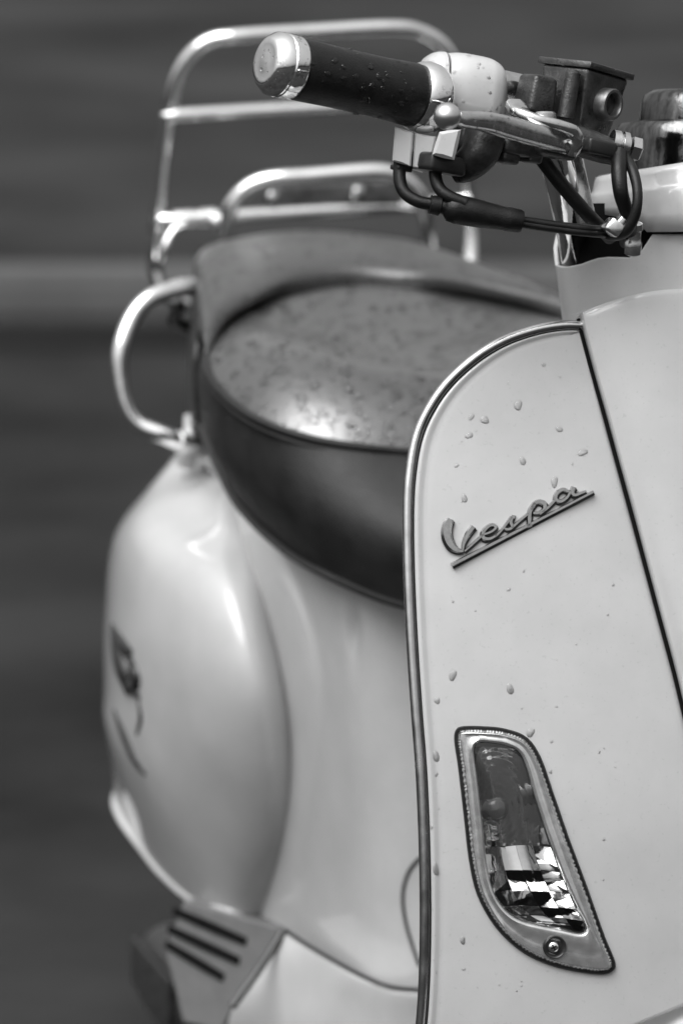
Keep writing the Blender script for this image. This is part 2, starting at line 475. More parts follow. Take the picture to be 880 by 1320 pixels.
B1 = inset2(O2, 7); B2 = inset2(O2, 9.5); B3 = inset2(I2, -3.5)
bez = obj('bezel', grid([lp(O_g, -0.003), lp(O_g, 0.0022), lp(B1, 0.0040), lp(B2, 0.0046), lp([a.lerp(b, .35) for a, b in zip(B2, B3)], 0.0036), lp([a.lerp(b, .7) for a, b in zip(B2, B3)], 0.0040),
                        lp(B3, 0.0056), lp(inset2(I2, -1), 0.0050), lp(I2, 0.0034), lp(inset2(I2, 1), -0.006)], close_u=True),
          mat('moulded_bright_plastic', 0.58, 0.17, 0.75, coat=1.0, coat_rough=.03, var=0.2, vscale=110, bump=0.15, bscale=110, rvar=0.06), sig, sharp=50)
# moulded serrations along the rim
ser = []
n = len(O2)
fine = []
for i in range(n):
    for k in range(3): fine.append(O2[i].lerp(O2[(i + 1) % n], k / 3))
f6 = inset2(fine, 4.6); f8 = inset2(fine, 8.0)
rows = []
la, lb = lp(f6, 0.0024), lp(f8, 0.0045)
nrm = shn(shp(680, 1090))
for i in range(len(fine)):
    k = 0.0008 if i % 2 else -0.0002
    rows.append([la[i] + nrm * k, (la[i] + lb[i]) / 2 + nrm * k, lb[i] + nrm * k * .4])
obj('serrated_rim', grid(rows, close_v=True), SATIN, sig, sharp=20)
# reflector bowl: stepped mirror facets
Lft = [(612, 962), (613, 990), (617, 1025), (622, 1070), (627, 1115), (637, 1150), (653, 1174), (674, 1187), (700, 1193)]
Rgt = [(662, 965), (676, 985), (688, 1025), (702, 1068), (719, 1115), (735, 1153), (748, 1180), (753, 1192), (751, 1200)]
lf = spline([Vector((*p, 0)) for p in Lft], 4); rf = spline([Vector((*p, 0)) for p in Rgt], 4)
def bowl(u, v):
    i = v * (len(lf) - 1); k = min(len(lf) - 2, int(i)); t = i - k
    a = lf[k].lerp(lf[k + 1], t); b = rf[k].lerp(rf[k + 1], t); q = a.lerp(b, u)
    dep = -0.006 - 0.016 * (1 - abs(2 * u - 1) ** 2.4) * (1 - abs(2 * v - 0.9) ** 2.6 if abs(2 * v - 0.9) < 1 else 0)
    return q, dep
rr = random.Random(5); parts = []
VS = 0.44                                        # above: rippled dark half round the bulb, below: stepped mirror facets
rows = []
for i in range(61):
    row = []
    for j in range(37):
        q, dep = bowl(j / 36, VS * i / 60)
        rad = math.hypot(q.x - 640, (q.y - 1045) * .8)
        row.append(shp(q.x, q.y, dep + 0.012 * (1 - i / 60) + 0.00016 * math.sin(rad * 0.8) * min(1, rad / 20) + 0.00005 * math.sin(q.x * .9)))
    rows.append(row)
parts.append(grid(rows))
NV, NU = 6, 4
lit = {(1, 1): .0060, (1, 2): .0062, (2, 2): .0062, (3, 2): .0050, (3, 3): .0062, (4, 3): .0062, (5, 3): .0060, (0, 0): .0016, (0, 1): .0020, (0, 2): .0014}
for i in range(NV):
    for j in range(NU):
        v0, v1 = VS + (1 - VS) * i / NV, VS + (1 - VS) * (i + 1) / NV; u0, u1 = j / NU, (j + 1) / NU
        tilt = lit.get((i, j), rr.uniform(-0.0035, -0.0012)); tl2 = rr.uniform(-0.0012, 0.0012)
        rows = []
        for a in range(4):
            row = []
            for b in range(4):
                q, dep = bowl(u0 + (u1 - u0) * b / 3, v0 + (v1 - v0) * a / 3)
                row.append(shp(q.x, q.y, dep + tilt * (a / 1.5 - 1) + tl2 * (b / 1.5 - 1) - 0.0004 * (1 - (b / 1.5 - 1) ** 2)))
            rows.append(row)
        parts.append(grid(rows))
refl = obj('reflector', join(*parts), MIRROR, sig, sharp=18, weld=False, recalc=False)
back = obj('lamp_housing', grid([lp(inset2(I2, 0.5), 0.000), lp(inset2(I2, 0.5), -0.012), lp([p.lerp(Vector((680, 1080, 0)), .3) for p in I2], -0.045), lp([p.lerp(Vector((680, 1080, 0)), .98) for p in I2], -0.048)], close_u=True), PLAST, sig)
# bulb in the upper half
bp0 = shp(640, 1045, -0.026)
obj('bulb', lathe(bp0, shn(bp0), [(0, 0.004), (0.003, 0.007), (0.010, 0.0085), (0.015, 0.006), (0.0175, 0)], 20), mat('tinted_bulb', 0.06, 0.08, spec=0.8), sig)
cI = Vector((680, 1085, 0))
obj('clear_lens', grid([lp(inset2(I2, 0.3), 0.0030), lp([p.lerp(cI, .15) for p in I2], 0.0046), lp([p.lerp(cI, .5) for p in I2], 0.0058), lp([p.lerp(cI, .98) for p in I2], 0.0062)], close_u=True), LENS, sig, sharp=80)
sp = shp(713, 1219, 0.0046); sn = shn(sp); sx = RT - sn * RT.dot(sn); sx.normalize(); sy = sn.cross(sx)
obj('screw_recess', lathe(sp - sn * 0.001, sn, [(0, 0.0078), (0.0022, 0.0078), (0.0028, 0.0072), (0.0020, 0.0060), (0.0004, 0.0054), (0.0004, 0.0)], 32), PLAST, sig)
scr = obj('screw', lathe(sp - sx * 0.0008, sn, [(-0.001, 0.0036), (0.0020, 0.0036), (0.0028, 0.0030), (0.0032, 0.0018), (0.0033, 0.0)], 28), CHROME, sig)
ca, sa = math.cos(.5), math.sin(.5)
obj('cross_slot', join(obox(sp - sx * 0.0008 + sn * 0.0031, (sx * ca + sy * sa, sy * ca - sx * sa, sn), (0.0042, 0.0010, 0.0008), 0),
                       obox(sp - sx * 0.0008 + sn * 0.00312, (sx * ca + sy * sa, sy * ca - sx * sa, sn), (0.0010, 0.0042, 0.0008), 0)), DARK, scr, weld=False)

# ---- script badge on the shield (traced strokes, raised metal)
def bz(x, y): return (550 + x / 3.667, 600 + y / 3.667)
badge = empty('script_badge', shp(670, 680)); badge.parent = scooter; badge.location = WORLD[badge] - ORG
bn = shn(shp(670, 680)); BC = shp(670, 680)
def bpt(x, y, off):
    px, py = bz(x, y); r = ray(px, py); d = (BC - CAM).dot(bn) / r.dot(bn)
    return CAM + r * d + bn * off
def ribbon(pts, wid, n=5, H=0.0030, grow=1.6, dx=0, dy=0):
    c = spline([Vector((x, y, ww)) for (x, y), ww in zip(pts, wid)], n); Lr, Rr = [], []
    for i in range(len(c)):
        t = c[min(len(c) - 1, i + 1)] - c[max(0, i - 1)]; t.z = 0; t.normalize(); s = Vector((-t.y, t.x, 0)); q = Vector((c[i].x + dx, c[i].y + dy, 0))
        Lr.append(q + s * (c[i].z / 2 + grow)); Rr.append(q - s * (c[i].z / 2 + grow))
    rows = []
    for l, r in zip(Lr, Rr):
        m = (r - l); 
        rows.append([bpt(*l.xy, -0.001), bpt(*l.xy, H * .5), bpt(*(l + m * .22).xy, H), bpt(*(r - m * .22).xy, H), bpt(*r.xy, H * .5), bpt(*r.xy, -0.001)])
    V, F = grid(rows); k = len(rows[0]); F = F + [tuple(range(k)), tuple(range(len(V) - k, len(V)))]
    return V, F
SHADE = []  # dark ribbons offset below-right, imitating the shade under the raised strokes
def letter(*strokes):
    SHADE.extend(ribbon(*s, H=0.0012, grow=4.0, dx=2.5, dy=4.5) for s in strokes)
    return join(*[ribbon(*s) for s in strokes])
letters = [
    letter(([(108, 254), (94, 290), (93, 335), (112, 378), (142, 402), (170, 408)], [36, 46, 48, 42, 26, 10]),
           ([(168, 406), (172, 372), (190, 330), (218, 290)], [8, 18, 26, 30])),
    letter(([(176, 408), (220, 368), (262, 330)], [9, 12, 13]), ([(262, 330), (300, 316), (322, 298), (312, 284), (288, 290), (264, 318), (266, 344), (296, 348), (330, 330)], [12, 14, 16, 18, 20, 24, 24, 18, 13])),
    letter(([(322, 338), (360, 296), (398, 244)], [13, 13, 15]), ([(396, 243), (414, 248)], [16, 20]), ([(400, 250), (394, 272), (402, 292), (384, 304), (364, 300)], [18, 20, 20, 16, 12])),
    letter(([(398, 298), (430, 268), (474, 232)], [14, 14, 14]), ([(508, 180), (488, 210), (482, 250), (482, 288)], [22, 24, 24, 22]), ([(492, 212), (500, 186), (526, 174), (552, 184), (552, 210), (526, 226), (500, 226)], [16, 18, 22, 26, 24, 16, 12])),
    letter(([(530, 232), (566, 204), (604, 166)], [14, 14, 14]), ([(668, 126), (640, 116), (612, 134), (606, 160), (630, 172), (660, 152), (676, 124)], [16, 18, 20, 22, 20, 16, 14]), ([(692, 104), (684, 128), (696, 142), (722, 134), (750, 124)], [26, 24, 20, 16, 10])),
]
for lt in letters: obj('letter', lt, BADGE, badge, sharp=30, recalc=True)
obj('underline', ribbon([(116, 472), (290, 382), (450, 299), (620, 211), (785, 126)], [20, 18, 17, 15, 13]), BADGE, badge, sharp=30)
SHADE.append(ribbon([(116, 472), (290, 382), (450, 299), (620, 211), (785, 126)], [20, 18, 17, 15, 13], H=0.0012, grow=4.0, dx=2.5, dy=4.5))
obj('badge_shade', join(*SHADE), PLAST, badge, weld=False)
# foot below the p
obj('letter_foot', ribbon([(470, 288), (492, 280)], [22, 22]), BADGE, badge, sharp=30)

# ---- handlebar
h0, h1 = P(380, 88, 3.405), P(535, 123, 3.452)
AX = (h1 - h0).normalized()                       # along the bar, towards the middle
TW = (-FW); TW = (TW - AX * TW.dot(AX)).normalized(); HU = TW.cross(AX); HU = HU if HU.dot(UP) > 0 else -HU
HF = (AX, HU, TW)
hl = (h1 - h0).length
grip = obj('grip', lathe(h0, AX, [(0, 0.0185), (0.0006, 0.0199), (0.003, 0.0203), (0.03, 0.0199), (hl * .7, 0.0199), (hl - .012, 0.0206), (hl - .003, 0.0209), (hl, 0.0200), (hl, 0.012)], 48), BLACK, scooter)
obj('end_cap', lathe(h0, -AX, [(-0.004, 0.015), (0.0002, 0.0203), (0.002, 0.0211), (0.0100, 0.0211), (0.0108, 0.0204), (0.0116, 0.0204), (0.0124, 0.0211), (0.0165, 0.0207), (0.0215, 0.0168), (0.0226, 0.0150), (0.0222, 0.0120), (0.0228, 0.0060), (0.0230, 0.0)], 48), CHROME, grip)
obj('collar', lathe(h1, AX, [(-0.002, 0.015), (-0.001, 0.0215), (0.001, 0.0228), (0.006, 0.0238), (0.011, 0.0236), (0.0155, 0.0220), (0.0185, 0.0190), (0.0195, 0.0150)], 48), CHROME, grip)
obj('throttle_tube', lathe(h1, AX, [(0.0, 0.008), (0.025, 0.008)], 24), DALU, scooter)
ms = 3.46 / KPX                                  # metres per picture unit here
def hp(px, py, d): return P(px, py, d)
sw = empty('switch_housing', P(600, 110, 3.47)); sw.parent = scooter; sw.location = WORLD[sw] - ORG
def along(x0, y0, x1, y1, d0, n): return [P(x0 + (x1 - x0) * k / (n - 1), y0 + (y1 - y0) * k / (n - 1), d0 + .03 * (x1 - x0) * ms * k / (n - 1) * 8) for k in range(n)]
obj('rear_shell', sweep(along(536, 112, 565, 115, 3.490, 5), [.010, .0185, .0225, .0245, .0250], [.010, .019, .023, .025, .0255], HU, e=2.8, seg=36), PAINT, sw)
obj('front_shell', sweep(along(567.5, 117, 651, 128, 3.492, 8), [.0250, .0262, .0265, .0262, .0258, .0245, .0205, .010], [.0255, .027, .028, .028, .0275, .0265, .022, .010], HU, e=2.8, seg=36), PAINT, sw)
def plate(name, pts, d, dep, bev, m): obj(name, prism([P(x, y, d) for x, y in pts], -FW, dep, bev), m, sw, sharp=25)
plate('lower_clip', [(509, 163), (522, 167), (532.5, 171), (529.5, 214), (517, 211), (505.5, 207), (507, 185)], 3.443, .030, .0012, PAINT)
plate('lower_shell', [(534, 171), (548, 174), (562, 176), (556, 205), (545, 219), (531.5, 215)], 3.446, .030, .0012, PAINT)
plate('lower_block', [(566, 170), (580, 167), (594, 167), (590, 187), (585, 206), (570, 203), (557, 199), (561, 184)], 3.428, .024, .0022, PAINT)
obj('under_tray', obox(P(564, 211, 3.452), HF, (56 * ms, 24 * ms, 0.030), 0.003, 3), PLAST, sw)
obj('cable_guide', join(sweep([P(625, 172, 3.452), P(618, 196, 3.452), P(602, 213, 3.455), P(583, 220, 3.46)], [.014, .012, .008, .005], [.012, .012, .011, .009], -TW, e=2.6)), DALU, sw)
obj('clamp_block', obox(P(604, 182, 3.487), HF, (66 * ms, 40 * ms, 0.035), 0.005, 4), DALU, sw)
# mirror-polished bar stub between the housing and the reservoir
obj('bar_stub', lathe(P(640, 108, 3.49), AX, [(0, 0.010), (0.034, 0.010)], 28), SATIN, scooter)
# lever
lev = empty('brake_lever', P(655, 165, 3.4)); lev.parent = scooter; lev.location = WORLD[lev] - ORG
lp_ = [P(588, 151, 3.345), P(600, 154, 3.352), P(625, 157, 3.372), P(652, 164, 3.398), P(692, 175, 3.43), P(738, 188, 3.462)]
obj('lever_arm', sweep(lp_, [.0042, .0052, .0062, .0070, .0068, .0062], [.0040, .0048, .0055, .0060, .0065, .0065], UP, n=8, e=4.5), ALU, lev)
bc = P(576, 150, 3.340)
obj('ball_end', lathe(bc - RT * 0.0088, RT, [(0.0088 * (1 - math.cos(t * math.pi / 16)), 0.0088 * math.sin(t * math.pi / 16)) for t in range(17)], 32), mat('bright_cast_metal', 0.66, 0.30, 1.0, var=.1, vscale=200), lev)
# perch bracket folded round the lever's end
obj('perch_bracket', sweep([P(662, 134, 3.45), P(672, 146, 3.44), P(694, 156, 3.438), P(722, 164, 3.442), P(737, 171, 3.446), P(741, 184, 3.448), P(735, 198, 3.452)], [.0038, .0040, .0040, .0042, .0042, .0042, .0036], [.006, .007, .008, .008, .006, .005, .004], UP, n=8, e=3.5), ALU, scooter)
obj('perch_bolt', lathe(P(702, 153, 3.44), UP, [(0, .0075), (.003, .0075), (.0044, .006), (.0046, 0)], 20), SATIN, scooter)
mech = obj('lever_pivot', join(obox(P(665, 188, 3.47), HF, (60 * ms, 26 * ms, .022), .003), obox(P(650, 200, 3.468), HF, (28 * ms, 22 * ms, .02), .003), obox(P(682, 203, 3.475), HF, (20 * ms, 14 * ms, .018), .002), obox(P(710, 192, 3.475), HF, (60 * ms, 22 * ms, .022), .004)), DALU, scooter, weld=False)
# reservoir
yw = R(28)
rn = (TW * math.cos(yw) + RT * math.sin(yw)); rn = (rn - HU * rn.dot(HU)).normalized(); ru = HU; rx = ru.cross(rn).normalized(); rx = rx if rx.dot(RT) > 0 else -rx
RF = (rx, ru, rn)
res = empty('fluid_reservoir', P(750, 140, 3.48)); res.parent = scooter; res.location = WORLD[res] - ORG
rc = P(746, 140, 3.505)
obj('tank', obox(rc, RF, (0.046, 0.050, 0.040), 0.003, 3, taper=(0.62, 0.8)), DALU, res)
obj('lid', obox(rc + ru * 0.027, RF, (0.0490, 0.0044, 0.0445), 0.0009, 2), DALU, res)
sg = rc + rn * 0.020 + rx * 0.001 + ru * 0.005
obj('sight_glass_ring', lathe(sg - rn * 0.004, rn, [(0, .0108), (.010, .0108), (.0112, .0100), (.0112, .0082), (.0095, .0074), (.005, .0074), (.005, 0)], 36), mat('worn_dark_ring', 0.16, 0.38, 0.8, var=.3, vscale=200), res)
obj('sight_glass', lathe(sg + rn * 0.0012, rn, [(0, .0076), (.0012, .0072), (.0016, 0)], 28), mat('dark_glass', 0.02, 0.06, spec=0.8), res)
obj('mirror_mount', obox(P(690, 122, 3.478), HF, (36 * ms, 50 * ms, .022), .0035, 4, taper=(1.12, 1.1)), DALU, scooter)
obj('mount_stud', lathe(P(728, 152, 3.474), HU, [(0, .0055), (.030, .0050), (.032, .003)], 20), DALU, scooter)
# master cylinder barrel, union and hoses
b0, b1 = P(735, 178, 3.478), P(792, 198, 3.485)
cyl = obj('brake_cylinder', lathe(b0, b1 - b0, [(0, .006), (.001, .0098), (.012, .0100), (.024, .0092), ((b1 - b0).length, .0080), ((b1 - b0).length + .001, .003)], 28), DALU, scooter)
bx = (P(826, 194, 3.49) - P(790, 184, 3.485))
obj('hose_union', lathe(P(786, 183, 3.485), bx, [(0, .004), (.0005, .0085), (.005, .0090), (.0056, .0075), (.0068, .0075), (.0074, .0092), (.0110, .0092), (.0118, .0070), (.0125, .0070)], 28), SATIN, scooter)
obj('union_bolt', lathe(P(811, 190.5, 3.488), bx, [(0, .0072), (.0004, .0084), (.0062, .0084), (.0074, .0070), (.0076, 0)], 6), SATIN, scooter, sharp=25)
obj('hose_clip', obox(P(772, 190, 3.472), HF, (44 * ms, 20 * ms, .010), .002), PLAST, scooter)
obj('brake_hose', tube([P(798, 196, 3.478), P(797, 222, 3.468), P(800, 250, 3.465), P(808, 276, 3.475), P(812, 296, 3.49), P(806, 312, 3.52)], [.0050, .0052, .0050, .0046, .0046, .0046]), BLACK, scooter)
obj('brake_hose', tube([P(804, 200, 3.484), P(815, 220, 3.47), P(821, 248, 3.462), P(818, 276, 3.462), P(806, 298, 3.468), P(788, 303, 3.478), P(774, 297, 3.49)], [.0038, .0036, .0034, .0036, .0038, .0040, .0040]), BLACK, scooter)
obj('banjo_fitting', join(obox(P(789, 293, 3.468), ((RT * .8 - UP * .6), (UP * .8 + RT * .6), TW), (.011, .010, .008), .002, 2), obox(P(800, 284, 3.475), ((RT * .6 + UP * .8), (UP * .6 - RT * .8), TW), (.012, .006, .006), .0015, 2)), SATIN, scooter, weld=False)
obj('hose_ferrule', lathe(P(817, 286, 3.492), P(815, 326, 3.50) - P(817, 286, 3.492), [(0, .003), (.001, .0056), (.005, .0062), (.006, .0050), (.013, .0050), (.014, .0058), (.022, .0056), (.0235, .003)], 24), ALU, scooter)
HD = (T3[0] - CAM).dot(FW) + 0.075
# handlebar tube going down into the headset, loom beside it
obj('handlebar_tube', tube([P(700, 150, 3.53), P(712, 190, 3.53), P(727, 250, 3.56), P(740, 312, HD), P(748, 360, HD + .02)], [.0105, .0110, .0112, .0112, .0112], seg=28), CHROME, scooter)
obj('stay_plate', obox(P(748, 250, 3.553), ((RT - UP * -.14).normalized(), (UP - RT * .22).normalized(), TW), (24 * ms, 110 * ms, .004), .001), SATIN, scooter)
obj('wiring_sleeve', tube([P(684, 182, 3.50), P(700, 208, 3.50), P(730, 246, 3.502), P(760, 280, 3.51), P(786, 306, 3.54)], [.0048, .0050, .0050, .0049, .0049]), BLACK, scooter)
# throttle cables
for q in ([(515, 208, 3.455), (515, 232, 3.45), (522, 249, 3.447), (540, 260, 3.445), (562, 264, 3.445)], [(561, 205, 3.452), (561, 228, 3.448), (567, 244, 3.445), (580, 254, 3.443), (600, 262, 3.443)]):
    c_ = obj('throttle_cable', tube([P(*p) for p in q], .0042), BLACK, scooter)
obj('cable_nut', obox(P(517, 217, 3.455), HF, (22 * ms, 7 * ms, .011), .001), PLAST, scooter)
q0, q1 = P(553, 263, 3.445), P(674, 286, 3.455); ql = (q1 - q0).length
obj('cable_boot', lathe(q0, q1 - q0, [(0, .003), (.0004, .0062), (.007, .0066), (.0078, .0050), (.010, .0052), (.013, .0088), (.018, .0098), (ql * .55, .0092), (ql * .80, .0078), (ql * .83, .0082), (ql * .95, .0078), (ql - .001, .0070), (ql, .003)], 28), BLACK, scooter)
for dy, r_ in ((-2.6, .0026), (2.8, .0026)):
    obj('throttle_cable', tube([P(660, 284 + dy, 3.455), P(720, 293 + dy, 3.46), P(765, 298 + dy, 3.468), P(800, 300 + dy, 3.50)], r_, seg=10), BLACK, scooter)

# ---- headset: painted shells round the steering head, dark opening between them
HC = (908, (T3[0] - CAM).dot(FW) + 0.092)
print('headset depth', HC)
def headset_shell(name, specs, y_top, y_bot, x_left, depth_k, m, lip=True):
    """wrapped shell; specs not used for the hidden rear"""
    rows_t, rows_b, rows_m = [], [], []
    R0 = (HC[0] - x_left)
    N = 72
    rows = []
    cols = []
    for k in range(N):
        th = 2 * math.pi * k / N
        cxp = HC[0] - R0 * math.cos(th); dd = HC[1] - depth_k * math.sin(th)
        front = math.sin(th) > -0.02
        yt, yb = y_top(cxp, front), y_bot(cxp, front)
        cols.append([(cxp, yt, dd), (cxp, yb, dd)])
    out = []
    for cxp in cols:
        (x0, a, d), (x1, b, d1) = cxp
        col = []
        for t in (0, .02, .3, .65, 1):
            y = a + (b - a) * t
            nar = (y - 343) * 0.13 if name == 'headset_lower_shell' else 0
            xx = x0 + (nar if x0 < HC[0] else -nar) * abs(x0 - HC[0]) / R0
            p = P(xx, y, d)
            col.append(p)
        out.append(col)
    rows = [[c_[i] for c_ in out] for i in range(5)]
    o = obj(name, grid(rows, close_u=True), m, scooter, sharp=50)
    s = o.modifiers.new('thickness', 'SOLIDIFY'); s.thickness = 0.0028; s.offset = -1
    return o
def interp(tab, x):
    if x <= tab[0][0]: return tab[0][1]
    for (a, b), (c_, d) in zip(tab, tab[1:]):
        if x <= c_: return b + (d - b) * (x - a) / (c_ - a)
    return tab[-1][1]
low_top = [(713, 340), (718, 343), (730, 344), (750, 340), (768, 333), (785, 331), (812, 332), (824, 328), (831, 318), (834, 306), (836, 302), (1100, 300)]
low_back = [(713, 338), (716, 318), (722, 300), (800, 296), (1110, 296)]
headset_shell('headset_lower_shell', None, lambda x, f: interp(low_top if f else low_back, x), lambda x, f: 450, 715, 0.080, PAINT)
up_bot = [(756, 262), (762, 268), (775, 276), (800, 281), (818, 285), (828, 292), (833, 299), (836, 299), (1100, 297)]
def headset_upper():
    N = 72; rows = [[] for _ in range(9)]
    for k in range(N):
        th = 2 * math.pi * k / N; s, c_ = math.sin(th), math.cos(th)
        x = HC[0] - 150 * c_; front = s > -0.02; d = HC[1] - 0.088 * s
        yb = interp(up_bot, x) if front else 290
        ridge = 250 - (x - 757) * 0.10 if x < 1060 else 220
        top = 226 - (x - 757) * 0.14 if x < 1060 else 184
        for i, (y, sc) in enumerate(((yb, 1.0), (yb * .6 + ridge * .4, 1.0), (ridge + 5, 1.0), (ridge, .985), (ridge - 4, .965), (top + 10, .955), (top + 3, .94), (top, .90), (top - 2, .6))):
            xx = HC[0] - 150 * c_ * sc; dd = HC[1] - 0.088 * s * sc
            rows[i].append(P(xx, y, dd))
    o = obj('headset_upper_shell', join(grid(rows, close_u=True), fan(rows[-1])), PAINT, scooter, sharp=50)
    sm = o.modifiers.new('thickness', 'SOLIDIFY'); sm.thickness = 0.0025; sm.offset = -1
headset_upper()
st0 = P(908, 460, HC[1])
NL = 48
lin = [[P(HC[0] - 172 * math.cos(2 * math.pi * k / NL), y, HC[1] - .068 * math.sin(2 * math.pi * k / NL)) for k in range(NL)] for y in (440, 380, 320, 262)]
obj('headset_shade_sleeve', join(grid(lin, close_u=True), fan(lin[-1])), DARK, scooter)  # black sleeve added to stand in for the shade inside the opening
obj('steering_head', lathe(st0, Vector((0, 0, 1)), [(0, .055), (.10, .055), (.115, .03)], 32), DARK, scooter)
# gauge pod in polished metal on top of the headset
g0 = P(908, 214, HC[1])
obj('gauge_pod', lathe(g0, UP * .96 + RT * .05, [(-.01, .063), (.012, .0635), (.021, .0630), (.0255, .060), (.0265, .050), (.028, .0475), (.040, .0465), (.046, .0445), (.0495, .040), (.051, .0)], 64), mat('streaked_chrome', 0.11, 0.12, 1.0, var=.6, vscale=220, bump=.1, bscale=300, zs=.06), scooter)

# ---- seat
def ringpts(half):  # half ring from nose to tail on the rider's right; mirror for the rest
    h = list(half); return h + [mirror(p) for p in h[-2:0:-1]]
def on_axis(p):
    a, b, z = inv(p); return SC(a, 0, z)
pip = [on_axis(pix_z(612, 588, .654)), pix_z(525, 582, .660), pix_z(420, 569, .668), pix_z(340, 544, .678), pix_z(289, 508, .690), pix_z(267, 468, .703), pix_z(283, 427, .714), pix_z(328, 398, .722), pix_z(395, 379, .727), on_axis(pix_z(458, 371, .729))]
mid = [on_axis(P(606, 700, 3.955)), P(525, 690, 3.985), P(424, 668, 4.03), P(345, 632, 4.09), P(286, 585, 4.17), P(262, 530, 4.27), P(254, 480, 4.36), P(252, 440, 4.45), P(300, 430, 4.55), on_axis(P(440, 420, 4.62))]
bot = [on_axis(P(600, 800, 3.985)), P(523, 780, 4.015), P(430, 744, 4.07), P(368, 708, 4.13), P(312, 654, 4.20), P(283, 600, 4.27), P(264, 555, 4.36), P(256, 530, 4.46), P(300, 520, 4.6), on_axis(P(430, 510, 4.66))]
cen = on_axis((pip[0] + pip[-1]) / 2)
def ins(s, dz, dr):
    out = []
    for p in pip:
        k = min(1, max(0, (inv(p)[0] + 1.0) / 0.40)); k = k * k * (3 - 2 * k)
        out.append(cen + (p - cen) * s + Vector((0, 0, dr + (dz - dr) * k)))
    return out
und = [p.lerp(on_axis(p), .55) + Vector((0, 0, .03)) for p in bot]
halves = [und, [p + Vector((0, 0, .004)) for p in bot], bot, mid, [p.lerp(q, .12) for p, q in zip(pip, mid)], pip, ins(.965, .010, .004), ins(.90, .023, .007), ins(.80, .035, .007), ins(.66, .040, .004), ins(.45, .030, .002), ins(.2, .014, .006), ins(.03, .009, .009)]
sr = net([ringpts(h) for h in halves], 8, 4, close_u=True)
seat = obj('seat', join(grid(sr[20:], close_u=True), fan(sr[-1])), VINYL, scooter, sharp=60)
obj('seat_skirt', grid(sr[:21], close_u=True), SKIRT, seat, sharp=60)
for off, r_ in ((0.0, .0032), (-.006, .0020)):
    pr = [p + Vector((0, 0, off)) + (p - cen).normalized() * .0012 for p in ringpts(pip)]
    obj('piping', tube(pr, r_, seg=10, n=8, closed=True), SKIRT, seat)
# passenger cushion: wraps round the back of the rider's place
cols = [
    [pix_z(270, 468, .700), pix_z(266, 452, .710), pix_z(262, 440, .714), pix_z(256, 428, .708), P(250, 470, 4.36), P(252, 540, 4.38)],
    [pix_z(290, 424, .714), pix_z(292, 408, .729), pix_z(274, 392, .737), pix_z(254, 376, .730), P(246, 440, 4.44), P(247, 560, 4.44)],
    [pix_z(338, 396, .721), pix_z(338, 374, .741), pix_z(300, 345, .750), pix_z(258, 325, .744), P(248, 400, 4.56), P(246, 560, 4.54)],
    [SC(-.985, .05, .724), SC(-.992, .05, .745), SC(-1.07, .052, .755), SC(-1.205, .05, .749), P(285, 360, 4.74), P(290, 520, 4.72)],
    [SC(-1.006, 0, .726), SC(-1.012, 0, .748), SC(-1.085, 0, .757), SC(-1.22, 0, .751), on_axis(P(420, 350, 4.79)), on_axis(P(420, 500, 4.76))],
]
full = [[c_[i] for c_ in cols] + [mirror(c_[i]) for c_ in cols[-2::-1]] for i in range(6)]
pr = net(full, 8, 6)
pill = obj('passenger_cushion', grid(pr), VINYL2, seat, sharp=60)
sol = pill.modifiers.new('thickness', 'SOLIDIFY'); sol.thickness = 0.004; sol.offset = -1

# ---- rear body
# centre body: horizontal sections from under the seat to the floor
def body_sec(z):
    t = (z - .24) / .38
    fr = -0.575 + 0.02 * t - 0.035 * math.sin(math.pi * min(1, t)) * 0    # front end of the section
    wf = 0.074 + 0.032 * t; wr = 0.118 + 0.03 * min(1, max(0, t)) - 0.04 * max(0, (t - .7) / .3)
    half = [(fr, 0), (fr - .012, wf * .55), (fr - .045, wf * .92), (fr - .12, wf + .012), (fr - .22, wf + .026), (fr - .34, wr), (fr - .50, wr), (fr - .66, wr * .8), (fr - .74, wr * .4), (fr - .76, 0)]
    pts = [SC(a, b, z) for a, b in half] + [SC(a, -b, z) for a, b in half[-2:0:-1]]
    return spline(pts, 22, True)
rows = [body_sec(z) for z in (.20, .245, .262, .30, .34, .38, .42, .46, .50, .54, .58, .61, .635, .65)]
rows = [[p for p in r] for r in zip(*[spline(list(c_), 6) for c_ in zip(*rows)])]
for r in rows:
    for p in r:
        c_ = p - CAM; d = c_.dot(FW); x, y = 440 + c_.dot(RT) / d * KPX, 660 - c_.dot(UP) / d * KPX
        if d < 4.25:
            g_ = math.exp(-((x - 455 - (y - 820) * .03) / 8) ** 2 - ((y - 815) / 34) ** 2)
            p += (FW + RT * .3) * (0.007 * g_)
body = obj('centre_body', join(grid(rows, close_u=True), fan(rows[0]), fan(rows[-1])), PAINT, scooter, sharp=60)
